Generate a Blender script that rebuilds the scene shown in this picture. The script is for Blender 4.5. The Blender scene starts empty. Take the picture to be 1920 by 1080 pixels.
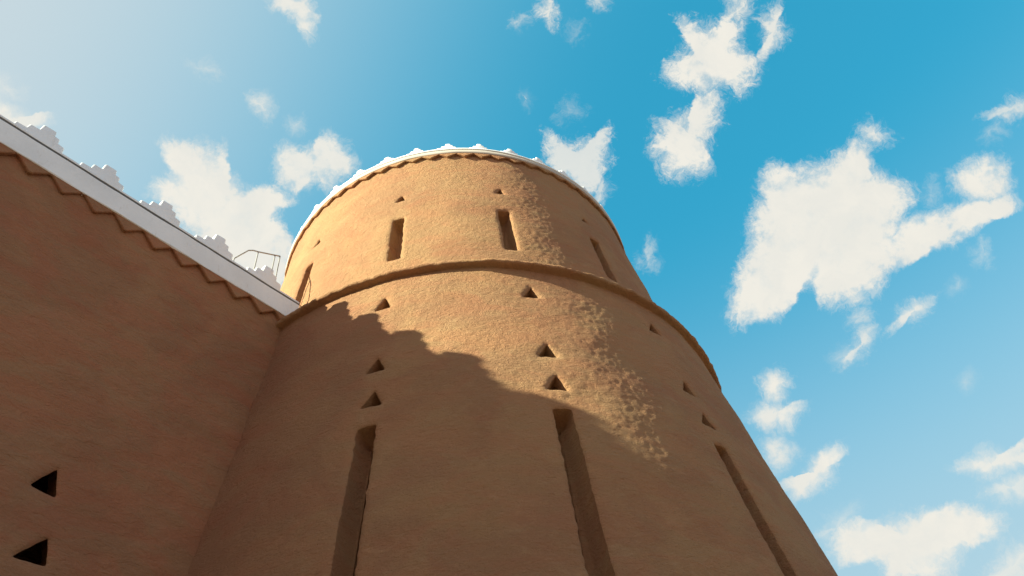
# Mud-brick round tower and fort wall seen from below, against a partly cloudy sky.
import bpy, bmesh, math, random
import numpy as np
from mathutils import Vector, Matrix, noise as mnoise
from mathutils.geometry import delaunay_2d_cdt

R = math.radians
sc = bpy.context.scene
col = sc.collection

# ------------------------------------------------------------------ camera
CAM_Z = 1.6
PITCH, ROLL = 0.8791, -0.1580
fwd = Vector((0, math.cos(PITCH), math.sin(PITCH)))
rt0 = Vector((1, 0, 0)); up0 = Vector((0, -math.sin(PITCH), math.cos(PITCH)))
rt = math.cos(ROLL) * rt0 + math.sin(ROLL) * up0
up = -math.sin(ROLL) * rt0 + math.cos(ROLL) * up0
cd = bpy.data.cameras.new('camera')
cam = bpy.data.objects.new('camera', cd); col.objects.link(cam)
cd.sensor_width = 36.0; cd.lens = 1502.2 / 1920 * 36.0
cd.clip_start = 0.05; cd.clip_end = 3000
cam.matrix_world = Matrix(((rt.x, up.x, -fwd.x, 0), (rt.y, up.y, -fwd.y, 0), (rt.z, up.z, -fwd.z, CAM_Z), (0, 0, 0, 1)))
sc.camera = cam

# ------------------------------------------------------------------ light
SUN_AZ, SUN_EL = R(-62.5), R(26.8)          # azimuth from -Y, negative to the left
SUN_DIR = Vector((math.sin(SUN_AZ) * math.cos(SUN_EL), -math.cos(SUN_AZ) * math.cos(SUN_EL), math.sin(SUN_EL)))
sd = bpy.data.lights.new('sun', 'SUN'); sd.energy = 4.65; sd.angle = R(0.5); sd.color = (1.0, 0.99, 0.745)
so = bpy.data.objects.new('sun', sd); col.objects.link(so)
so.rotation_euler = (-SUN_DIR).to_track_quat('-Z', 'Y').to_euler()
so.location = (-20, -15, 30)

vs = sc.view_settings
vs.view_transform = 'Standard'; vs.look = 'None'; vs.gamma = 1.0; vs.exposure = 1.48; vs.use_curve_mapping = False

CLOUDS = [
    (0.3918,0.0023,1,0.0038,0.0067,0.1492,[64,77,89,100,83,65,36,50,54,56,57,59,60,59,72,64,67,76,87,77,74,90,80,67,65,66,76,73,64,60,59,60]),
    (0.5496,-0.0059,1,0.0038,0.005,0.0888,[90,93,99,80,32,25,20,18,17,16,16,17,19,21,26,36,61,100,87,62,44,35,30,28,27,27,28,30,34,42,52,68]),
    (0.6008,0.0476,1,0.0038,0.005,0.0374,[100,98,90,86,85,84,83,86,89,87,87,91,93,89,89,92,89,90,95,91,89,92,82,72,67,65,65,68,72,80,93,99]),
    (0.4798,0.1264,0.9,0.005,0.0084,0.0189,[89,89,93,86,77,72,70,71,74,82,78,73,71,72,75,63,47,39,34,32,31,31,32,35,40,49,65,69,78,92,100,92]),
    (0.2837,0.2407,1,0.0042,0.0109,0.0744,[68,64,56,46,41,38,37,38,40,45,50,58,72,74,76,81,83,67,65,74,100,97,74,69,71,77,89,50,52,55,59,67]),
    (0.2482,0.1655,1,0.0042,0.0097,0.0598,[65,74,89,87,91,100,98,90,84,82,83,52,46,45,49,57,61,66,75,90,100,89,83,41,36,34,33,33,35,58,58,60]),
    (0.3728,0.2712,0.95,0.0042,0.0085,0.0454,[15,13,16,23,42,100,71,45,37,32,30,29,29,30,33,33,30,29,30,31,34,44,83,68,60,56,54,55,58,34,22,17]),
    (0.3392,0.3086,0.95,0.0042,0.0085,0.0208,[68,72,81,96,92,86,82,63,53,47,44,43,43,45,44,44,46,51,59,74,100,89,83,81,82,86,95,90,78,70,67,66]),
    (0.1065,0.1465,0.85,0.0036,0.0098,0.0567,[55,45,40,40,41,44,49,55,62,64,65,66,73,63,56,55,57,64,76,84,100,57,49,45,43,50,78,97,87,74,67,63]),
    (0.1302,0.106,0.7,0.0031,0.0068,0.0257,[32,35,40,48,55,69,62,50,44,37,31,28,26,25,26,27,30,34,35,38,43,51,67,100,87,66,49,40,35,32,31,31]),
    (-0.3435,0.1596,1,0.0035,0.0062,0.1351,[44,41,40,40,40,42,47,54,62,73,100,92,82,73,58,50,67,59,46,32,28,30,32,58,60,64,76,81,56,64,65,49]),
    (-0.2185,0.1975,0.95,0.0035,0.0062,0.0516,[88,87,88,85,82,54,47,45,44,65,69,67,70,83,94,97,87,82,80,79,82,83,75,72,44,46,51,79,88,100,97,91]),
    (-0.5854,0.3138,0.9,0.0041,0.0048,0.0462,[76,68,49,40,35,32,30,30,30,32,35,41,50,59,77,97,100,37,32,29,27,27,28,30,34,40,53,60,70,83,77,75]),
    (-0.5867,0.3509,0.45,0.0055,0.0069,0.0205,[68,72,79,62,52,47,44,42,43,45,50,58,72,80,84,91,78,67,61,58,57,59,61,62,65,72,84,100,84,75,70,68]),
    (-0.2071,0.3921,0.95,0.0035,0.0055,0.0387,[46,34,30,30,31,33,38,67,89,96,88,71,62,56,41,35,34,34,35,38,44,54,50,48,48,50,54,61,75,100,98,76]),
    (-0.273,0.2808,0.85,0.0041,0.0048,0.0164,[52,49,48,49,53,59,67,71,78,92,91,81,75,73,74,77,76,71,69,70,73,80,83,77,75,75,79,87,100,83,66,57]),
    (-0.2371,0.2506,0.5,0.0041,0.0055,0.0099,[41,41,42,46,53,65,87,76,59,50,44,41,40,41,43,44,47,52,62,79,100,79,68,61,58,57,58,62,63,52,46,42]),
    (-0.3366,0.3373,0.4,0.0055,0.0083,0.0165,[55,48,43,41,41,42,45,51,51,50,52,56,63,76,100,91,79,72,60,46,39,35,32,31,32,34,37,43,54,75,96,69]),
    (0.0962,0.3401,0.9,0.0036,0.0083,0.0152,[83,80,80,57,45,38,41,49,65,100,100,100,81,70,64,62,61,62,64,70,79,95,93,86,82,83,79,77,79,84,93,89]),
    (0.0652,0.3319,0.75,0.0036,0.0068,0.0094,[55,75,100,88,81,79,79,82,70,60,54,51,50,51,54,61,72,86,81,79,80,84,73,55,45,39,36,35,35,37,40,45]),
    (0.163,0.3439,0.9,0.0036,0.0053,0.0089,[71,71,74,81,72,64,60,58,59,62,69,69,64,62,62,65,71,81,100,86,72,64,60,58,59,62,69,80,100,91,80,74]),
    (0.131,0.3161,0.3,0.0052,0.009,0.0075,[61,63,68,76,91,95,89,87,88,93,100,86,78,75,74,76,81,91,76,64,57,54,53,54,57,63,73,93,83,71,65,62]),
    (0.0532,0.2352,0.35,0.0041,0.0053,0.012,[28,30,33,39,51,75,86,80,77,51,36,29,25,23,22,22,22,24,27,32,42,64,100,97,98,68,48,38,32,29,28,27]),
    (0.1054,0.2137,0.35,0.0052,0.009,0.0108,[76,83,74,70,69,70,74,82,70,60,54,51,50,51,54,60,70,89,100,88,82,79,80,83,71,61,55,52,52,53,57,64]),
    (0.3043,-0.1674,1,0.0034,0.0036,0.022,[68,69,70,73,81,94,98,97,100,96,80,71,66,65,66,69,76,81,77,75,77,82,81,77,76,78,73,71,71,73,74,69]),
    (0.3002,-0.2007,0.95,0.004,0.0041,0.035,[91,79,64,53,46,43,41,41,41,43,48,55,69,77,75,80,100,100,46,40,37,36,36,37,41,43,47,54,66,72,77,87]),
    (0.2966,-0.2472,0.9,0.0047,0.0047,0.0264,[76,76,75,74,76,81,84,77,74,73,76,73,71,71,74,80,86,78,74,73,70,71,73,73,75,81,90,92,98,100,87,80]),
    (0.3359,-0.2796,1,0.004,0.0041,0.0429,[14,97,99,96,98,83,65,56,50,47,46,46,43,42,42,45,49,57,98,100,84,75,58,47,36,24,19,16,15,14,13,14]),
    (0.4357,-0.3816,1,0.0047,0.0062,0.1194,[79,70,44,35,38,52,48,45,45,46,50,56,55,54,56,73,100,86,69,46,30,26,24,23,23,24,24,25,27,56,69,81]),
    (0.3519,-0.35,0.5,0.0074,0.0067,0.0304,[62,100,76,63,56,52,50,51,44,38,35,34,34,36,39,44,54,74,88,97,90,55,40,33,29,27,26,26,28,30,35,44]),
    (0.5556,-0.3041,0.9,0.0054,0.0052,0.058,[76,53,39,31,27,25,24,22,21,21,22,24,27,33,45,61,93,98,100,34,29,25,24,23,23,25,27,30,33,39,50,65]),
    (0.5739,-0.3358,0.7,0.0067,0.0067,0.0395,[92,79,54,42,36,32,31,31,33,36,41,51,70,93,87,85,86,91,100,71,51,41,35,32,30,30,31,33,37,43,54,76]),
    (0.5632,-0.4332,0.75,0.0074,0.0078,0.0542,[54,70,100,77,65,58,54,52,53,56,61,71,65,58,54,52,53,56,62,72,60,49,44,40,39,39,39,37,37,38,41,46]),
    (0.5439,-0.199,0.45,0.0054,0.0036,0.007,[77,79,75,75,77,82,92,69,53,45,40,37,37,37,39,43,50,63,89,95,93,94,100,82,66,58,53,51,51,52,56,64]),
    (0.4897,-0.1003,0.9,0.005,0.0067,0.037,[41,49,65,100,92,31,25,22,21,20,20,21,23,26,32,38,50,77,86,71,45,33,27,23,21,20,20,21,23,26,31,36]),
    (0.4185,-0.1335,0.85,0.005,0.0067,0.0347,[26,35,55,100,91,60,42,33,28,24,22,21,21,22,24,27,33,43,56,61,70,70,62,57,46,29,21,18,17,18,19,22]),
    (0.4222,-0.098,0.7,0.005,0.0067,0.0119,[64,60,58,59,63,69,81,77,74,74,78,84,97,100,86,78,74,73,74,79,85,66,56,50,47,46,47,49,54,64,80,71]),
    (0.6527,0.1316,0.75,0.005,0.0075,0.035,[63,100,62,47,38,34,31,30,30,31,34,39,48,65,74,72,73,77,60,50,44,41,40,34,29,25,23,23,23,24,27,37]),
    (0.6273,0.1059,0.5,0.0059,0.0059,0.0102,[39,56,100,98,68,54,46,41,39,38,39,42,46,55,70,87,79,74,73,75,80,67,44,34,29,25,24,23,23,25,27,32]),
    (0.1704,0.0172,0.55,0.005,0.0085,0.0188,[29,33,40,41,36,34,33,33,35,38,44,42,37,35,34,34,36,40,47,59,84,100,96,93,56,41,34,29,27,26,26,27]),
    (0.5319,0.0416,0.45,0.0059,0.0075,0.0119,[27,27,28,31,35,43,58,93,81,65,56,51,49,48,50,53,60,66,68,73,82,98,100,84,74,69,67,58,43,35,31,28]),
    (0.5866,-0.0393,0.45,0.0059,0.0075,0.0165,[39,43,50,64,79,70,65,64,64,68,75,59,44,36,32,29,28,28,29,31,34,40,51,74,100,68,53,44,40,37,36,37]),
    (0.548,-0.0807,0.5,0.005,0.0042,0.0057,[66,75,73,74,78,86,100,99,83,74,69,67,68,72,71,60,54,50,49,49,52,57,67,83,71,60,53,50,49,49,52,57]),
    (0.3932,-0.1436,0.5,0.0067,0.0052,0.0153,[68,78,59,49,43,40,39,39,41,45,43,41,41,43,47,53,66,89,100,81,70,64,58,46,40,37,35,35,36,38,43,52]),
]


class NT:
    """Small helper to write node graphs as expressions."""
    def __init__(s, tree): s.t = tree; s.n = tree.nodes; s.l = tree.links
    def _in(s, sock, v):
        if hasattr(v, 'is_linked'): s.l.new(v, sock)
        else: sock.default_value = v
    def node(s, typ, ins=None, **props):
        nd = s.n.new(typ)
        for k, v in props.items(): setattr(nd, k, v)
        for k, v in (ins or {}).items(): s._in(nd.inputs[k], v)
        return nd
    def m(s, op, a, b=None, c=None, clamp=False):
        nd = s.n.new('ShaderNodeMath'); nd.operation = op; nd.use_clamp = clamp
        for i, v in enumerate((a, b, c)):
            if v is not None: s._in(nd.inputs[i], v)
        return nd.outputs[0]
    def dot(s, a, b):
        nd = s.n.new('ShaderNodeVectorMath'); nd.operation = 'DOT_PRODUCT'
        s._in(nd.inputs[0], a); s._in(nd.inputs[1], b); return nd.outputs['Value']
    def vm(s, op, a, b=None):
        nd = s.n.new('ShaderNodeVectorMath'); nd.operation = op
        s._in(nd.inputs[0], a)
        if b is not None: s._in(nd.inputs[1], b)
        return nd.outputs[0]
    def smooth(s, v, a, b, lo=0.0, hi=1.0, typ='SMOOTHSTEP'):
        nd = s.n.new('ShaderNodeMapRange'); nd.interpolation_type = typ; nd.clamp = True
        s._in(nd.inputs['Value'], v)
        for k, x in (('From Min', a), ('From Max', b), ('To Min', lo), ('To Max', hi)): s._in(nd.inputs[k], x)
        return nd.outputs['Result']
    def mix(s, f, a, b, typ='RGBA', blend='MIX'):
        nd = s.n.new('ShaderNodeMix'); nd.data_type = typ
        if typ == 'RGBA': nd.blend_type = blend
        i = {'RGBA': (6, 7, 2), 'FLOAT': (2, 3, 0)}[typ]
        s._in(nd.inputs[0], f); s._in(nd.inputs[i[0]], a); s._in(nd.inputs[i[1]], b)
        return nd.outputs[i[2]]
    def noise(s, vec, scale, detail=4, rough=0.55, dist=0.0, out='Fac'):
        nd = s.n.new('ShaderNodeTexNoise'); s._in(nd.inputs['Vector'], vec)
        nd.inputs['Scale'].default_value = scale; nd.inputs['Detail'].default_value = detail
        nd.inputs['Roughness'].default_value = rough; nd.inputs['Distortion'].default_value = dist
        return nd.outputs[out]

# ------------------------------------------------------------------ sky
w = bpy.data.worlds.new('World'); sc.world = w; w.use_nodes = True
t = NT(w.node_tree); t.n.clear()
SKY_STRENGTH = 0.05
gen = t.node('ShaderNodeTexCoord').outputs['Generated']
sky = t.node('ShaderNodeTexSky', sky_type='NISHITA', sun_disc=False, sun_elevation=SUN_EL,
             sun_rotation=math.atan2(SUN_DIR.x, SUN_DIR.y), air_density=1.0, dust_density=0.6, ozone_density=1.6)
base = t.mix(1.0, sky.outputs[0], (0.46, 2.50, 2.17, 1), blend='MULTIPLY')
base = t.mix(0.5, base, (0.23, 2.70, 4.52, 1))
# pale aureole round the sun and pale air near the horizon
sdot = t.dot(gen, tuple(SUN_DIR))
glow = t.smooth(sdot, 0.04, 0.71)
base = t.mix(t.m('MULTIPLY', glow, 0.97), base, t.mix(glow, (1.35, 4.14, 5.40, 1), (4.33, 5.03, 5.34, 1)))
sep = t.node('ShaderNodeSeparateXYZ', {0: gen})
hz = t.smooth(sep.outputs[2], 0.80, 0.33)
base = t.mix(t.m('MULTIPLY', hz, 0.92), base, (3.52, 4.72, 5.29, 1))
# unseen low sky, tint added to colour the light in the shade, and a warm white blaze close round the sun
low_tint = t.smooth(sep.outputs[2], 0.36, 0.10)
base = t.mix(t.m('MULTIPLY', low_tint, 0.85), base, t.mix(t.smooth(sep.outputs[0], -0.2, 0.55), (2.6, 1.9, 1.4, 1), (5.4, 5.5, 6.0, 1)))
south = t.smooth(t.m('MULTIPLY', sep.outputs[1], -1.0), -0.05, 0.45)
base = t.mix(t.m('MULTIPLY', south, 0.85), base, (3.9, 3.8, 4.5, 1))  # unseen southern sky, colour added to neutralise and lift the shade
base = t.mix(t.smooth(sdot, 0.80, 0.97), base, (6.5, 6.0, 5.0, 1))
# clouds drawn on a sky chart centred on the north sky at 50 degrees elevation
K = (0.0, math.cos(R(50)), math.sin(R(50))); UK = (0.0, -math.sin(R(50)), math.cos(R(50)))
kd = t.dot(gen, K)
ks = t.m('MAXIMUM', kd, 0.12)
chart = t.node('ShaderNodeCombineXYZ', {0: t.m('DIVIDE', sep.outputs[0], ks), 1: t.m('DIVIDE', t.dot(gen, UK), ks), 2: 0.0}).outputs[0]
def cent(c): return t.vm('SUBTRACT', c, (0.5, 0.5, 0.5))
warp = t.vm('SCALE', cent(t.noise(chart, 17, 4, 0.6, out='Color'))); warp.node.inputs['Scale'].default_value = 0.030
warp2 = t.vm('SCALE', cent(t.noise(chart, 70, 3, 0.6, out='Color'))); warp2.node.inputs['Scale'].default_value = 0.010
pt = t.vm('MULTIPLY', t.vm('ADD', chart, t.vm('ADD', warp, warp2)), (1, 1, 0))
nz = t.m('ADD', t.m('SUBTRACT', t.noise(pt, 46, 8, 0.74, 0.5), 0.5), t.m('MULTIPLY', t.m('SUBTRACT', t.noise(pt, 130, 5, 0.75, 0.8), 0.5), 0.55))
cover = None
for (cx_, cy_, al, soft, namp, rmax, prof) in CLOUDS:
    d = t.vm('SUBTRACT', pt, (cx_, cy_, 0.0))
    ds = t.node('ShaderNodeSeparateXYZ', {0: d})
    ang = t.m('MULTIPLY_ADD', t.m('ARCTAN2', ds.outputs[1], ds.outputs[0]), 1 / (2 * math.pi), 0.5)
    fc = t.n.new('ShaderNodeFloatCurve'); t.l.new(ang, fc.inputs['Value'])
    cv = fc.mapping.curves[0]
    pts_ = [(i / len(prof), prof[i] / 100) for i in range(len(prof))] + [(1.0, prof[0] / 100)]
    cv.points[0].location = pts_[0]; cv.points[1].location = pts_[-1]
    for q in pts_[1:-1]: cv.points.new(*q)
    for q in cv.points: q.handle_type = 'AUTO'
    fc.mapping.update()
    ln = t.n.new('ShaderNodeVectorMath'); ln.operation = 'LENGTH'; t.l.new(d, ln.inputs[0])
    g = t.m('SUBTRACT', t.m('MULTIPLY', fc.outputs[0], rmax), ln.outputs['Value'])
    g0 = g
    g = t.m('ADD', g, t.m('MULTIPLY', nz, namp * 6.5))
    gmax = g0 if cover is None else t.m('MAXIMUM', gmax, t.m('SUBTRACT', g0, (1 - al) * 0.02))
    s_ = t.smooth(g, -soft * 3.0, soft * 4.0, 0.0, al)
    cover = s_ if cover is None else t.m('MAXIMUM', cover, s_)
cover = t.m('MULTIPLY', cover, t.smooth(kd, 0.15, 0.25))
thin = t.noise(chart, 30, 6, 0.65)
lace = t.mix(t.smooth(gmax, 0.008, 0.04), 0.45, 0.93, typ='FLOAT')
cover = t.m('MULTIPLY', cover, t.smooth(thin, 0.30, 0.52, lace, 1.0))
# torn wisps trailing off every cloud
wz = t.noise(t.vm('MULTIPLY', pt, (1.0, 0.62, 1.0)), 75, 7, 0.72, 1.4)
wisp = t.smooth(t.m('MULTIPLY_ADD', t.m('SUBTRACT', wz, 0.5), 0.065, gmax), -0.012, 0.012, 0.0, 0.48)
wisp = t.m('MULTIPLY', wisp, t.smooth(gmax, -0.024, -0.002))
cover = t.m('MAXIMUM', cover, t.m('MULTIPLY', wisp, t.smooth(kd, 0.15, 0.25)))
body = t.noise(pt, 13, 6, 0.62, 0.6)
cl_col = t.mix(t.smooth(body, 0.36, 0.66), (6.31, 6.13, 5.56, 1), (5.90, 5.84, 5.40, 1))
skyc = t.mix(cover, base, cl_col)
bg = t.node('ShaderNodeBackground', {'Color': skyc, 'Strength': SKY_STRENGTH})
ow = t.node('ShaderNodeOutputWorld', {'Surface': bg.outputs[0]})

# ------------------------------------------------------------------ helpers
def label(o, lab, cat, group=None, kind=None):
    if lab: o['label'] = lab
    if cat: o['category'] = cat
    if group: o['group'] = group
    if kind: o['kind'] = kind
    return o
def empty(name, loc):
    o = bpy.data.objects.new(name, None); col.objects.link(o); o.location = loc
    o.empty_display_size = 0.3
    return o
def link(name, verts, faces, mat, parent=None, smooth=True, origin=None):
    """Mesh object from world-space verts; the object sits at its parent's base."""
    me = bpy.data.meshes.new(name)
    v = np.asarray(verts, float)
    o_ = np.array(origin if origin is not None else (parent.location if parent else (0, 0, 0)), float)
    me.from_pydata((v - o_).tolist(), [], faces)
    me.materials.append(mat)
    if smooth: me.polygons.foreach_set('use_smooth', [True] * len(me.polygons))
    me.update()
    ob = bpy.data.objects.new(name, me); col.objects.link(ob)
    if parent:
        ob.parent = parent
        ob.location = o_ - np.array(parent.location)
    else: ob.location = o_
    return ob
def fbm(p, scale, octv=3, seed=0.0):
    s, a, f = 0.0, 1.0, scale
    for k in range(octv):
        s += a * mnoise.noise((p[0] * f + seed, p[1] * f + seed * 1.7, p[2] * f - seed)); a *= 0.5; f *= 2.1
    return s

# ------------------------------------------------------------------ materials
def new_mat(name):
    m = bpy.data.materials.new(name); m.use_nodes = True
    return m, NT(m.node_tree), m.node_tree.nodes['Principled BSDF']

def mud(name, c1, c2, c3, lump, fine, stretch=(1, 1, 1.6), streak=0.35, patch=1.0, swell=0.02):
    m, n, b = new_mat(name)
    geo = n.node('ShaderNodeNewGeometry').outputs['Position']
    pos = n.vm('MULTIPLY', geo, stretch)
    big = n.noise(geo, 0.85, 6, 0.62, 0.6)
    c = n.mix(n.smooth(big, 0.40, 0.60), c1 + (1,), c2 + (1,))
    mid = n.noise(pos, 3.1, 6, 0.62, 0.8)
    c = n.mix(n.smooth(mid, 0.50, 0.74, 0.0, 0.55), c, c3 + (1,))
    # the redder mud of the fort wall carries over onto the foot of the tower beside it
    wd_ = n.m('SUBTRACT', n.dot(geo, (math.cos(-0.63), math.sin(-0.63), 0.0)), -6.5957)
    wf = n.smooth(n.m('ADD', wd_, n.m('MULTIPLY', n.m('SUBTRACT', n.noise(geo, 1.3, 4, 0.6), 0.5), 1.2)), 0.25, 2.1, 1.0, 0.0)
    wf = n.m('MULTIPLY', wf, n.smooth(n.node('ShaderNodeSeparateXYZ', {0: geo}).outputs[2], 9.75, 9.9, 1.0, 0.0))
    c = n.mix(wf, c, n.mix(n.smooth(big, 0.40, 0.60), RED1, RED2))
    # ruddier and more olive batches of mud, laid in broad sweeps
    ba = n.noise(n.vm('MULTIPLY', geo, (1.0, 1.0, 2.2)), 1.5, 4, 0.6, 1.0)
    c = n.mix(1.0, c, n.mix(n.smooth(ba, 0.36, 0.62), (1 + .03 * patch, 1 - .045 * patch, 1 - .06 * patch, 1), (1 - .02 * patch, 1 + .02 * patch, 1, 1)), blend='MULTIPLY')
    # straw flecks and fine grit
    grit = n.noise(pos, 48, 5, 0.7)
    c = n.mix(1.0, c, n.mix(grit, (0.80, 0.80, 0.80, 1), (1.20, 1.18, 1.16, 1)), blend='MULTIPLY')
    # dark rain-washed flecks
    fl = n.noise(n.vm('MULTIPLY', geo, (1.0, 1.0, 3.2)), 9.0, 5, 0.75, 1.2)
    c = n.mix(n.smooth(fl, 0.63, 0.73, 0.0, streak), c, (c1[0] * 0.42, c1[1] * 0.38, c1[2] * 0.36, 1))
    n.l.new(c, b.inputs['Base Color'])
    b.inputs['Roughness'].default_value = 0.95
    b.inputs['Specular IOR Level'].default_value = 0.15
    h1 = n.noise(pos, 22, 6, 0.70, 0.3)
    h2 = n.noise(n.vm('MULTIPLY', geo, (1.0, 1.0, 0.7)), 62, 4, 0.7, 0.3)
    h3 = n.noise(n.vm('MULTIPLY', geo, (1, 1, 2.6)), 5.0, 4, 0.6, 1.5)
    hh = n.m('MULTIPLY_ADD', h2, fine, n.m('MULTIPLY_ADD', h1, lump, n.m('MULTIPLY', h3, swell)))
    bp = n.node('ShaderNodeBump', {'Height': hh, 'Strength': 1.0, 'Distance': 1.0})
    n.l.new(bp.outputs[0], b.inputs['Normal'])
    return m
RED1, RED2 = (0.342, 0.177, 0.098) + (1,), (0.306, 0.152, 0.086) + (1,)
M_tower = mud('ochre_mud_plaster', (0.392, 0.227, 0.118), (0.354, 0.194, 0.105), (0.430, 0.264, 0.142), 0.030, 0.0125)
M_wall = mud('red_mud_plaster', (0.342, 0.177, 0.098), (0.306, 0.152, 0.086), (0.369, 0.202, 0.115), 0.013, 0.004, streak=0.14, patch=1.6, swell=0.020)
def white_mat():
    m, n, b = new_mat('white_gypsum_plaster')
    geo = n.node('ShaderNodeNewGeometry').outputs['Position']
    a = n.noise(geo, 2.2, 5, 0.6)
    c = n.mix(n.smooth(a, 0.35, 0.7), (0.85, 0.89, 0.91, 1), (0.78, 0.82, 0.84, 1))
    g = n.noise(n.vm('MULTIPLY', geo, (1, 1, 0.25)), 14, 5, 0.7)
    c = n.mix(n.smooth(g, 0.55, 0.78, 0, 0.4), c, (0.50, 0.46, 0.40, 1))
    n.l.new(c, b.inputs['Base Color']); b.inputs['Roughness'].default_value = 0.8
    bp = n.node('ShaderNodeBump', {'Height': n.noise(geo, 22, 5, 0.65), 'Strength': 1.0, 'Distance': 0.006})
    n.l.new(bp.outputs[0], b.inputs['Normal'])
    return m
M_white = white_mat()
def plain(name, colr, rough=0.6, metal=0.0, sc_=20):
    m, n, b = new_mat(name)
    geo = n.node('ShaderNodeNewGeometry').outputs['Position']
    f = n.noise(geo, sc_, 4)
    c = n.mix(f, tuple(x * 0.8 for x in colr) + (1,), tuple(min(1, x * 1.2) for x in colr) + (1,))
    n.l.new(c, b.inputs['Base Color']); b.inputs['Roughness'].default_value = rough; b.inputs['Metallic'].default_value = metal
    return m
M_cream = plain('cream_plaster', (0.47, 0.425, 0.375), 0.85, 0.0, 3)
M_strip = plain('dark_grey', (0.10, 0.098, 0.09), 0.8)  # dark grey line between coping and rim
M_steel = plain('galvanised_steel', (0.30, 0.295, 0.285), 0.5, 0.0)
def ground_mat():
    m, n, b = new_mat('packed_sand')
    geo = n.node('ShaderNodeNewGeometry').outputs['Position']
    c = n.mix(n.smooth(n.noise(geo, 0.3, 6, 0.6), 0.35, 0.65), (0.21, 0.14, 0.09, 1), (0.17, 0.11, 0.07, 1))
    c = n.mix(n.smooth(n.noise(geo, 30, 5, 0.7), 0.5, 0.75, 0, 0.5), c, (0.30, 0.21, 0.13, 1))
    n.l.new(c, b.inputs['Base Color']); b.inputs['Roughness'].default_value = 0.95
    bp = n.node('ShaderNodeBump', {'Height': n.noise(geo, 12, 6, 0.65), 'Strength': 1.0, 'Distance': 0.02})
    n.l.new(bp.outputs[0], b.inputs['Normal'])
    return m
M_ground = ground_mat()

# ------------------------------------------------------------------ ground
def ground_sheet():
    vs_, fs = [], []
    n_ = 60
    for j in range(n_ + 1):
        for i in range(n_ + 1):
            u, v_ = (i / n_ * 2 - 1), (j / n_ * 2 - 1)
            x = math.copysign(abs(u) ** 3 * 900, u); y = math.copysign(abs(v_) ** 3 * 900, v_) + 5
            z = 0.0 if math.hypot(x, y) < 35 else 0.6 * mnoise.noise((x * 0.02, y * 0.02, 3.1))
            vs_.append((x, y, z))
    for j in range(n_):
        for i in range(n_):
            a = j * (n_ + 1) + i; fs.append((a, a + 1, a + n_ + 2, a + n_ + 1))
    label(link('ground', vs_, fs, M_ground), 'bare packed sand ground round the fort', 'ground', kind='structure')
ground_sheet()

# ------------------------------------------------------------------ surfaces with cut openings
TX, TY = -1.0747, 10.3408
ZR = 8.308 + CAM_Z                      # height of the ledge between the two drums
R0, SL = 4.0, 0.1365                    # lower drum: radius at the ledge, batter
RU, SU = 3.7975, 0.110                  # upper drum: radius at the ledge, batter
UPPER_TOP = 4.06
def r_low(Z): return R0 - SL * Z
def r_up(Z): return RU - SU * Z

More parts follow.
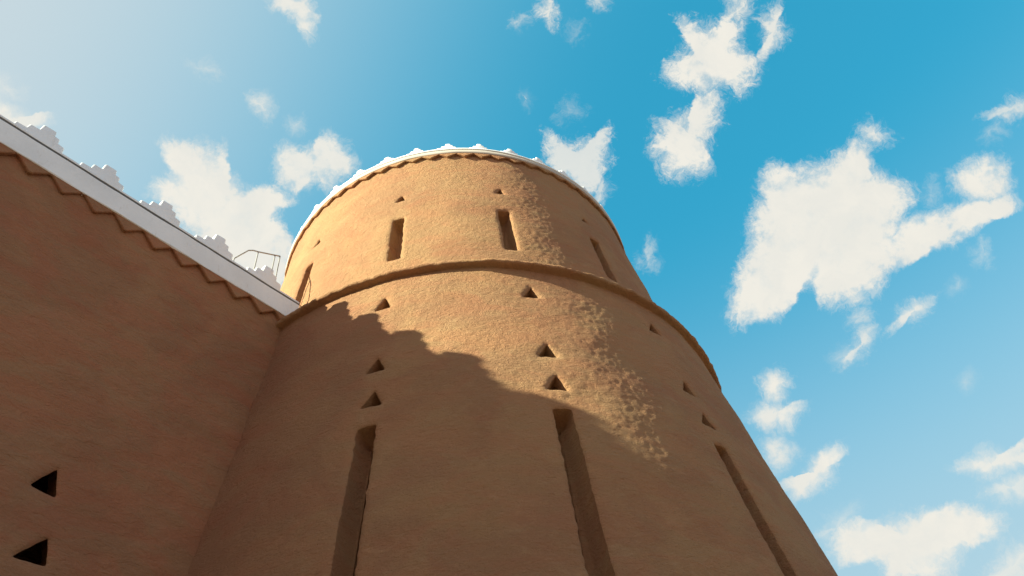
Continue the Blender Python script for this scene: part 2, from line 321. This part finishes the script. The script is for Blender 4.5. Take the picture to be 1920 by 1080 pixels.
def build_sheet(us, zs, holes, surf, scale_u, amp):
    """Tensor grid over (u, Z) with polygon holes cut exactly into it.
    surf(u, Z, depth) -> world point; amp(point) -> outward displacement.
    Returns verts, faces and for every hole its rim points."""
    nu, nz = len(us), len(zs)
    V = []; inset = []
    def add(u, Z, ins=0.0):
        V.append((u, Z)); inset.append(ins); return len(V) - 1
    for j in range(nz):
        for i in range(nu): add(us[i], zs[j])
    taken = np.zeros((nz - 1, nu - 1), bool)
    F = []; rims = []
    for poly in holes:
        P = np.array(poly); P2 = P * (scale_u, 1.0)
        mu = 0.07 / scale_u
        i0 = max(0, np.searchsorted(us, P[:, 0].min() - mu) - 1); i1 = min(nu - 1, np.searchsorted(us, P[:, 0].max() + mu))
        j0 = max(0, np.searchsorted(zs, P[:, 1].min() - 0.07) - 1); j1 = min(nz - 1, np.searchsorted(zs, P[:, 1].max() + 0.07))
        assert not taken[j0:j1, i0:i1].any(), 'patches overlap'
        taken[j0:j1, i0:i1] = True
        A, B = P2, np.roll(P2, -1, 0)
        def dist(q):
            ab = B - A; tt = np.clip(((q - A) * ab).sum(1) / ((ab ** 2).sum(1) + 1e-12), 0, 1)
            return np.hypot(*(A + tt[:, None] * ab - q).T).min()
        def inside(q):
            x, y = q; c = (A[:, 1] > y) != (B[:, 1] > y)
            xi = A[:, 0] + (y - A[:, 1]) / np.where(c, B[:, 1] - A[:, 1], 1) * (B[:, 0] - A[:, 0])
            return bool((c & (x < xi)).sum() % 2)
        rim = [add(u, Z, 0.022) for u, Z in poly]
        rims.append(rim)
        pts, idx = [Vector(q) for q in P2], list(rim)
        # rings just outside the rim so the edge reads rounded
        cen = P2.mean(0)
        tang = np.roll(P2, -1, 0) - np.roll(P2, 1, 0); nrm = np.stack([tang[:, 1], -tang[:, 0]], 1)
        nrm /= np.linalg.norm(nrm, axis=1)[:, None] + 1e-9
        if inside(P2[0] + nrm[0] * 0.004): nrm = -nrm
        for off, ins in ((0.010, 0.013), (0.026, 0.006), (0.046, 0.002)):
            for q, nn in zip(P2, nrm):
                qq = q + nn * off
                if not inside(qq) and dist(qq) > off * 0.8:
                    pts.append(Vector(qq)); idx.append(add(qq[0] / scale_u, qq[1], ins))
        for j in range(j0, j1 + 1):
            for i in range(i0, i1 + 1):
                q = np.array((us[i] * scale_u, zs[j]))
                edge = i in (i0, i1) or j in (j0, j1)
                if edge or (not inside(q) and dist(q) > 0.056):
                    pts.append(Vector(q)); idx.append(j * nu + i)
        ne = len(rim)
        res = delaunay_2d_cdt(pts, [(k, (k + 1) % ne) for k in range(ne)], [], 0, 1e-6)
        vo, fo, orig = res[0], res[2], res[3]
        back = [idx[o[0]] if o else add(vo[k][0] / scale_u, vo[k][1]) for k, o in enumerate(orig)]
        for f in fo:
            c = sum((np.array(vo[k]) for k in f), np.zeros(2)) / len(f)
            if not inside(c): F.append(tuple(back[k] for k in f))
    for j in range(nz - 1):
        for i in range(nu - 1):
            if not taken[j, i]:
                a = j * nu + i; F.append((a, a + 1, a + nu + 1, a + nu))
    out = []
    for (u, Z), ins in zip(V, inset):
        p0 = surf(u, Z, 0.0)
        out.append(surf(u, Z, ins - amp(p0)))
    # drop unused
    used = np.zeros(len(out), bool)
    for f in F:
        for k in f: used[k] = True
    remap = np.cumsum(used) - 1
    Vf = [out[k] for k in range(len(out)) if used[k]]
    Ff = [tuple(int(remap[k]) for k in f) for f in F]
    rim_pts = [[out[k] for k in rim] for rim in rims]
    return Vf, Ff, rim_pts

def recess(name, rim, inward, depth, mat, parent, taper=0.93, seed=0.0, lab=None, pocket=0.0, flare=0.0, cap=True, bowl=0.0):
    """The hollow behind an opening: ragged reveals and a back face."""
    rim = np.array(rim); inward = np.array(inward, float); inward /= np.linalg.norm(inward)
    c = rim.mean(0); n_ = len(rim); ztop = rim[:, 2].max()
    V = [tuple(p) for p in rim]; F = []
    steps = [d for d in (0.012, 0.03, 0.06, 0.10, 0.14, 0.17, 0.20, 0.225, 0.32, 0.45, 0.65) if d < depth - 0.01] + [depth]
    flat = rim - np.outer((rim - c) @ inward, inward)      # rim pressed flat, reached gradually
    tang = np.roll(rim, -1, 0) - np.roll(rim, 1, 0); side = np.cross(tang, inward)
    side /= np.linalg.norm(side, axis=1)[:, None] + 1e-9
    if ((rim - c) * side).sum() > 0: side = -side          # points into the opening
    for d in steps:
        f = min(1.0, d / 0.10); base = rim * (1 - f) + flat * f
        tp = 1 - (1 - taper) * d / depth + flare * min(1.0, d / 0.12)
        for p, sd_ in zip(base, side):
            off = bowl * max(0.0, (d / depth - 0.2) / 0.8) ** 2.2
            # the head of a slit runs back into a deeper dark pocket
            h = (ztop - p[2]) / 0.075
            pk = 1 + pocket * max(0.0, 1 - max(0.0, h)) ** 0.7
            q = c + (p - c) * tp + inward * d * pk + sd_ * off
            k = fbm(q, 14, 2, seed) * 0.007 * min(1, d / 0.05)
            e = (p - c); e /= np.linalg.norm(e) + 1e-9
            V.append(tuple(q + e * k))
    for s in range(len(steps)):
        for i in range(n_):
            a = s * n_ + i; b_ = s * n_ + (i + 1) % n_
            F.append((a, b_, b_ + n_, a + n_))
    if cap: F.append(tuple(len(steps) * n_ + i for i in range(n_)))
    o = link(name, V, F, mat, parent, origin=tuple(c))
    if cap: o.data.polygons[len(F) - 1].use_smooth = False
    if lab: o['label'] = lab
    return o

def ragged(poly, scale_u, step=0.02, wob=0.006, rnd=0.03, seed=0.0):
    """Resample a polygon, round its corners and roughen its line."""
    P = np.array(poly, float) * (scale_u, 1)
    out = []
    n_ = len(P)
    for k in range(n_):
        a, b_, c = P[k - 1], P[k], P[(k + 1) % n_]
        la, lc = np.linalg.norm(a - b_), np.linalg.norm(c - b_)
        ra = min(rnd, la * 0.3); rc = min(rnd, lc * 0.3)
        s0 = b_ + (a - b_) / la * ra; s1 = b_ + (c - b_) / lc * rc
        for q in (0, 0.5, 1): out.append((1 - q) ** 2 * s0 + 2 * q * (1 - q) * b_ + q * q * s1)
    out = np.array(out); res = []
    for a, b_ in zip(out, np.roll(out, -1, 0)):
        m_ = max(1, int(round(np.linalg.norm(b_ - a) / step)))
        for q in range(m_): res.append(a + (b_ - a) * q / m_)
    res = np.array(res)
    tg = np.roll(res, -1, 0) - np.roll(res, 1, 0); nr = np.stack([tg[:, 1], -tg[:, 0]], 1); nr /= np.linalg.norm(nr, axis=1)[:, None] + 1e-9
    for k in range(len(res)):
        res[k] += nr[k] * (mnoise.noise((res[k][0] * 11 + seed, res[k][1] * 11, seed)) * wob * 1.5 + mnoise.noise((res[k][0] * 40 + seed, res[k][1] * 40, seed)) * wob * 0.5)
    return [(q[0] / scale_u, q[1]) for q in res]

def lines(lo, hi, f0, f1, fine, coarse):
    a = list(np.arange(lo, f0, coarse)) if lo < f0 else []
    m_ = list(np.linspace(f0, f1, int(round((f1 - f0) / fine)) + 1))
    b_ = list(np.linspace(f1, hi, max(1, int(math.ceil((hi - f1) / coarse))) + 1))[1:] if hi > f1 else []
    return np.array(a + m_ + b_)

def tower_amp(p):
    return (fbm(p, 13, 2, 2.0) * 0.0036 + fbm(p, 26, 2, 7.0) * 0.0040 + fbm(p, 1.1, 2, 5.0) * 0.020)
def wall_amp(p):
    return (fbm((p[0], p[1], p[2] * 1.8), 3.2, 3, 1.0) * 0.010 + fbm(p, 0.7, 2, 4.0) * 0.025)

# ------------------------------------------------------------------ the tower
tower = empty('round_tower', (TX, TY, 0))
label(tower, 'round ochre mud tower of two stages with slit windows and a white toothed crown', 'tower')

def s_low(u, Z, d): r = r_low(Z) - d; return (TX + r * math.sin(u), TY - r * math.cos(u), ZR + Z)
def s_up(u, Z, d): r = r_up(Z) - d; return (TX + r * math.sin(u), TY - r * math.cos(u), ZR + Z)

COLS = [-0.130, 0.326, 0.777, 1.23]
low_h, low_k = [], []
for ci, c in enumerate(COLS):
    su = 4.3
    def tri(apex, base, hw, sk=0.0, sd_=0.0):
        return ragged([(c + sk, apex), (c - hw, base), (c + hw * 0.93, base + 0.006)], su, 0.018, 0.005, 0.028, ci * 3 + sd_)
    low_h += [tri(-0.49, -0.735, 0.029, 0.004, 1), tri(-1.725, -1.965, 0.0285, 0.003, 2), tri(-2.295, -2.55, 0.030, 0.005, 3)]
    low_k += ['triangular_vent'] * 3
    low_h.append(ragged([(c - 0.027, -2.855), (c - 0.038, -4.5), (c - 0.048, -6.05), (c + 0.002, -6.05), (c + 0.011, -4.5), (c + 0.020, -2.845)], su, 0.025, 0.008, 0.035, ci * 5.0))
    low_k.append('slit_window')
us = lines(-math.pi, math.pi, -0.75, 1.35, 0.0058, 0.05)
zs = lines(-ZR, 0.0, -6.3, 0.0, 0.025, 0.15)
V, F, rims = build_sheet(us, zs, low_h, s_low, 4.3, tower_amp)
lower = link('lower_drum', V, F, M_tower, tower)
for k, (rim, kind) in enumerate(zip(rims, low_k)):
    cc = np.mean(rim, 0); rr_ = math.hypot(TX - cc[0], TY - cc[1]); inward = np.array(((TX - cc[0]) / rr_, (TY - cc[1]) / rr_, -SL))
    slit = kind == 'slit_window'
    recess(kind, rim, inward, 0.25 if slit else 0.50, M_tower, tower, 0.995 if slit else 0.95, k * 1.3, pocket=0.35 if slit else 0.0, bowl=0.072 if slit else 0.0)

up_h, up_k = [], []
for ci, c in enumerate([-0.598] + COLS):
    su = 3.6
    up_h.append(ragged([(c + 0.006, 2.72), (c - 0.025, 2.545), (c + 0.023, 2.55)], su, 0.018, 0.004, 0.022, ci * 4.0)); up_k.append('triangular_vent')
    up_h.append(ragged([(c - 0.029, 1.965), (c - 0.034, 0.775), (c + 0.020, 0.775), (c + 0.024, 1.975)], su, 0.022, 0.007, 0.03, ci * 6.0)); up_k.append('slit_window')
us = lines(-math.pi, math.pi, -1.0, 1.35, 0.007, 0.05)
zs = lines(-0.10, UPPER_TOP, -0.10, UPPER_TOP, 0.025, 0.15)
V, F, rims = build_sheet(us, zs, up_h, s_up, 3.6, tower_amp)
upper = link('upper_drum', V, F, M_tower, tower)
for k, (rim, kind) in enumerate(zip(rims, up_k)):
    cc = np.mean(rim, 0); rr_ = math.hypot(TX - cc[0], TY - cc[1]); inward = np.array(((TX - cc[0]) / rr_, (TY - cc[1]) / rr_, -SU))
    slit = kind == 'slit_window'
    recess(kind, rim, inward, 0.22 if slit else 0.40, M_tower, tower, 0.99 if slit else 0.95, 50 + k * 1.3, pocket=0.0, bowl=0.045 if slit else 0.0)

def revolve(name, prof, mat, parent, us, amp=0.0, fq=9, closed=False, seed=3.0):
    """prof: (radius, Z) points, outside going downwards."""
    V, F = [], []
    n_ = len(us); m_ = len(prof)
    for (r, Z) in prof:
        for u in us:
            p = (TX + r * math.sin(u), TY - r * math.cos(u), ZR + Z)
            k = fbm(p, fq, 3, seed) * amp
            V.append((TX + (r + k) * math.sin(u), TY - (r + k) * math.cos(u), ZR + Z + k * 0.6))
    for j in range(m_ - 1):
        for i in range(n_):
            i2 = (i + 1) % n_
            F.append((j * n_ + i, (j + 1) * n_ + i, (j + 1) * n_ + i2, j * n_ + i2))
    return link(name, V, F, mat, parent)
u_all = np.linspace(-math.pi, math.pi, 1000, endpoint=False)
ledge = revolve('ledge', [(3.76, 0.10), (3.81, 0.065), (3.90, 0.045), (4.00, 0.030), (4.07, 0.014), (4.105, -0.010), (4.115, -0.040),
                          (4.112, -0.062), (4.095, -0.078), (4.055, -0.086), (4.015, -0.092), (3.985, -0.11), (3.97, -0.14)], M_tower, tower, u_all, 0.014, 7)

def teeth_band(name, pts_fn, us, tip, notch, period, top, proud, back, mat, parent, phase=0.0, seed=1.0):
    """A plaster band with a zigzag lower edge: front face, underside and end caps."""
    V, F = [], []
    def zbot(u):
        k = ((u - phase) / period) % 1.0
        a = abs(k - 0.5) * 2                      # 1 at tip, 0 at notch
        a = min(max((a - 0.06) / 0.88, 0), 1)
        return notch + (tip - notch) * a
    for u in us:
        zb = zbot(u)
        jz = mnoise.noise((u / period * 0.9, seed, 0.3)) * 0.012; zb += jz
        for (d, Z) in ((-back, top), (proud, top), (proud, zb + 0.012), (proud - 0.012, zb), (-back, zb + 0.01)):
            V.append(pts_fn(u, Z, -d))
    for i in range(len(us) - 1):
        for k in range(4):
            a = i * 5 + k; F.append((a, a + 1, a + 6, a + 5))
    return link(name, V, F, mat, parent, smooth=False)

NT_T = 72
per_t = 2 * math.pi / NT_T
u_t = np.linspace(-math.pi, math.pi, NT_T * 16 + 1)
teeth_band('drip_moulding', s_up, u_t, 3.840, 3.935, per_t, 4.0, 0.055, 0.02, M_tower, tower, phase=0.0134)

CZ = 3.955                                # underside of the tower's white coping
rt_ = r_up(CZ)
cop = revolve('coping', [(rt_ - 0.03, CZ), (rt_ + 0.055, CZ), (rt_ + 0.065, CZ + 0.012), (rt_ + 0.058, CZ + 0.105), (rt_ + 0.03, CZ + 0.112)],
              M_cream, tower, np.linspace(-math.pi, math.pi, 360, endpoint=False), 0.004, 3)
revolve('edge_strip', [(rt_ + 0.034, CZ + 0.105), (rt_ + 0.034, CZ + 0.130)], M_strip, tower, np.linspace(-math.pi, math.pi, 240, endpoint=False))
revolve('rim', [(rt_ + 0.02, CZ + 0.126), (rt_ + 0.062, CZ + 0.126), (rt_ + 0.066, CZ + 0.135), (rt_ + 0.060, CZ + 0.168), (rt_ + 0.04, CZ + 0.176), (rt_ - 0.35, CZ + 0.176), (rt_ - 0.36, CZ - 0.2)],
        M_white, tower, np.linspace(-math.pi, math.pi, 360, endpoint=False), 0.003, 3)
deck_u = np.linspace(-math.pi, math.pi, 96, endpoint=False)
V = [(TX + (rt_ - 0.05) * math.sin(u), TY - (rt_ - 0.05) * math.cos(u), ZR + CZ - 0.1) for u in deck_u]
link('roof_deck', V, [tuple(range(96))], M_wall, tower, smooth=False)

# stepped merlon profile (S along the wall, Z up), as seen on the parapet
MERLON = [(-0.29, 0.0), (-0.29, 0.122), (-0.17, 0.128), (-0.16, 0.225), (-0.055, 0.230), (-0.045, 0.360), (0.105, 0.365),
          (0.112, 0.275), (0.175, 0.265), (0.178, 0.180), (0.262, 0.165), (0.268, 0.0)]
def merlon_mesh(name, thick, sx=1.0, sz=1.0, seed=0):
    bm = bmesh.new()
    fr = [bm.verts.new((x * sx, 0, z * sz)) for x, z in MERLON]
    f = bm.faces.new(fr)
    ex = bmesh.ops.extrude_face_region(bm, geom=[f])
    bmesh.ops.translate(bm, verts=[e for e in ex['geom'] if isinstance(e, bmesh.types.BMVert)], vec=(0, thick, 0))
    bmesh.ops.recalc_face_normals(bm, faces=bm.faces)
    ed = [e for e in bm.edges if not (abs(e.verts[0].co.z) < 1e-6 and abs(e.verts[1].co.z) < 1e-6)]
    bmesh.ops.bevel(bm, geom=ed, offset=0.018, segments=2, profile=0.5, affect='EDGES', clamp_overlap=True)
    me = bpy.data.meshes.new(name); bm.to_mesh(me); bm.free()
    me.materials.append(M_white)
    me.polygons.foreach_set('use_smooth', [True] * len(me.polygons))
    me.set_sharp_from_angle(angle=R(50))
    return me
rj = random.Random(5)
NM = 38
me_t = merlon_mesh('merlon', 0.16, 0.60, 0.55)
for k in range(NM):
    u = 2 * math.pi * k / NM + 0.098
    r = rt_ + 0.035
    o = bpy.data.objects.new('merlon', me_t); col.objects.link(o); o.parent = tower
    o.location = (r * math.sin(u), -r * math.cos(u), ZR + CZ + 0.173)
    o.rotation_euler = (rj.uniform(-.03, .03), rj.uniform(-.03, .03), u)
    o.scale = (rj.uniform(.93, 1.07), rj.uniform(.92, 1.06), rj.uniform(.9, 1.08))

# ------------------------------------------------------------------ the fort wall
WA = -0.63
WN = Vector((math.cos(WA), math.sin(WA), 0)); WT = Vector((-math.sin(WA), math.cos(WA), 0)); WC = -6.5957
S0, S1 = -12.0, 3.98
wall_o = WN * WC + WT * 0.0
wall = empty('fort_wall', (wall_o.x, wall_o.y, 0))
label(wall, 'shaded red-brown mud wall with a white parapet of stepped merlons, joining the round tower', 'wall', kind='thing')
def s_wall(u, Z, d):
    q = WN * (WC - d) + WT * u
    return (q.x, q.y, ZR + Z)
wh = [ragged([(1.786, -3.375), (1.620, -3.625), (1.865, -3.647)], 1.0, 0.02, 0.004, 0.03, 3.0),
      ragged([(1.932, -4.02), (1.717, -4.288), (2.002, -4.272)], 1.0, 0.02, 0.004, 0.03, 9.0)]
us = lines(S0, S1, -1.0, S1, 0.035, 0.2)
zs = lines(-ZR, 0.30, -6.3, 0.30, 0.035, 0.2)
V, F, rims = build_sheet(us, zs, wh, s_wall, 1.0, wall_amp)
link('wall_face', V, F, M_wall, wall)
for k, rim in enumerate(rims):
    recess('triangular_vent', rim, -WN, 0.32, M_wall, wall, 1.0, 80 + k, flare=1.0, cap=False)   # opens into the dark hollow of the wall

def box_mesh(name, s0, s1, d0, d1, z0, z1, mat, parent, bev=0.0):
    """A block along the wall: S range, setback range (negative = proud), Z range."""
    bm = bmesh.new()
    vv = [bm.verts.new(s_wall(s, z, d)) for s in (s0, s1) for d in (d0, d1) for z in (z0, z1)]
    for f in ((0, 1, 3, 2), (4, 6, 7, 5), (0, 4, 5, 1), (2, 3, 7, 6), (0, 2, 6, 4), (1, 5, 7, 3)): bm.faces.new([vv[i] for i in f])
    bmesh.ops.recalc_face_normals(bm, faces=bm.faces)
    if bev: bmesh.ops.bevel(bm, geom=list(bm.edges), offset=bev, segments=2, profile=0.5, affect='EDGES')
    vs_ = [tuple(v.co) for v in bm.verts]; fs = [tuple(v.index for v in f.verts) for f in bm.faces]
    bm.verts.index_update()
    fs = [tuple(v.index for v in f.verts) for f in bm.faces]
    bm.free()
    return link(name, vs_, fs, mat, parent, smooth=False)
su_ = np.arange(-11.95, 3.93, 0.386 / 14)
teeth_band('drip_moulding', s_wall, su_, -0.044, 0.126, 0.386, 0.20, 0.05, 0.03, M_wall, wall, phase=0.274)
def swept(name, prof, s0, s1, mat, parent, amp=0.003, seed=0.0):
    """A hand-run strip along the wall: cross-section prof of (setback, Z) swept over S with a slight wobble."""
    ss = np.arange(s0, s1 + 1e-6, 0.07); m_ = len(prof); V, F = [], []
    for s in ss:
        for k, (d, z) in enumerate(prof):
            e1 = fbm((s * 2.2, k * 3.7, seed), 1.0, 3, seed) * amp; e2 = fbm((s * 2.2, k * 5.1, seed + 9), 1.0, 3, seed) * amp
            V.append(s_wall(s, z + e1, d + e2))
    for i in range(len(ss) - 1):
        for k in range(m_):
            a = i * m_ + k; c = i * m_ + (k + 1) % m_
            F.append((a, c, c + m_, a + m_))
    F.append(tuple(range(m_))); F.append(tuple((len(ss) - 1) * m_ + k for k in range(m_)))
    return link(name, V, F, mat, parent, smooth=False)
swept('coping', [(-0.054, 0.135), (-0.062, 0.143), (-0.064, 0.486), (-0.058, 0.492), (0.38, 0.492), (0.38, 0.135)], S0, 3.93, M_white, wall, 0.007, 1.0)
swept('edge_strip', [(-0.061, 0.490), (-0.061, 0.526), (0.30, 0.526), (0.30, 0.490)], S0, 3.93, M_strip, wall, 0.0015, 2.0)
swept('rim', [(-0.056, 0.524), (-0.063, 0.530), (-0.060, 0.562), (-0.050, 0.570), (0.38, 0.570), (0.38, 0.524)], S0, 3.93, M_white, wall, 0.004, 3.0)
box_mesh('back_face', S0, 3.6, 1.15, 1.35, -ZR, 0.20, M_wall, wall)
box_mesh('roof_deck', S0, 3.6, 0.36, 6.0, 0.05, 0.20, M_wall, wall)
box_mesh('end_face', S0 - 0.2, S0, -0.02, 1.35, -ZR, 0.22, M_wall, wall)
me_w = merlon_mesh('merlon', 0.17)
for k in range(-15, 5):
    S = 0.165 + 0.790 * k
    if S < S0 + 0.4: continue
    o = bpy.data.objects.new('merlon', me_w); col.objects.link(o); o.parent = wall
    q = WN * (WC + 0.02) + WT * S
    o.location = (q.x - wall_o.x, q.y - wall_o.y, ZR + 0.567)
    o.rotation_euler = (0, rj.uniform(-.02, .02), math.atan2(WT.y, WT.x) + rj.uniform(-.02, .02))
    o.scale = (rj.uniform(.96, 1.04), rj.uniform(.95, 1.05), rj.uniform(.95, 1.05))

# ------------------------------------------------------------------ railing on the roof behind the parapet
def tube(bm, pts, rad, seg=8):
    pts = [Vector(p) for p in pts]; rings = []
    for i, p in enumerate(pts):
        a = pts[max(i - 1, 0)]; b_ = pts[min(i + 1, len(pts) - 1)]
        d = (b_ - a).normalized()
        x = d.orthogonal().normalized() if abs(d.z) > 0.9 else d.cross(Vector((0, 0, 1))).normalized()
        y = d.cross(x)
        rings.append([bm.verts.new(p + (x * math.cos(2 * math.pi * k / seg) + y * math.sin(2 * math.pi * k / seg)) * rad) for k in range(seg)])
    for r1, r2 in zip(rings, rings[1:]):
        for k in range(seg): bm.faces.new((r1[k], r1[(k + 1) % seg], r2[(k + 1) % seg], r2[k]))
    for r_ in (rings[0], rings[-1]): bm.faces.new(r_)
def tube_part(name, paths, rad, mat, parent):
    bm = bmesh.new()
    for p in paths: tube(bm, p, rad)
    bmesh.ops.recalc_face_normals(bm, faces=bm.faces)
    bm.verts.index_update()
    vs_ = [tuple(v.co) for v in bm.verts]; fs = [tuple(v.index for v in f.verts) for f in bm.faces]; bm.free()
    return link(name, vs_, fs, mat, parent)
RB = 0.44                                  # setback of the railing behind the wall face
q = s_wall(3.4, 0.20, RB)
rail = empty('roof_railing', q)
label(rail, 'thin grey metal guard railing on the roof behind the white parapet, close to the tower', 'railing')
top_path = [s_wall(3.02, 1.30, RB), s_wall(3.13, 1.52, RB), s_wall(3.20, 1.66, RB), s_wall(3.27, 1.725, RB), s_wall(3.36, 1.77, RB), s_wall(3.52, 1.865, RB), s_wall(3.72, 1.985, RB)]
tube_part('handrail', [top_path], 0.0105, M_steel, rail)
for s, zt, zb_, x2 in ((3.02, 1.30, 0.2, 3.02), (3.355, 1.77, 0.2, 3.355), (3.635, 1.93, 0.2, 3.635), (3.72, 1.985, 0.2, 3.72)):
    tube_part('post', [[s_wall(x2, zb_, RB), s_wall(s, zt, RB)]], 0.0105, M_steel, rail)
tube_part('mid_rail', [[s_wall(3.02, 1.10, RB), s_wall(3.72, 1.10, RB)]], 0.008, M_steel, rail)
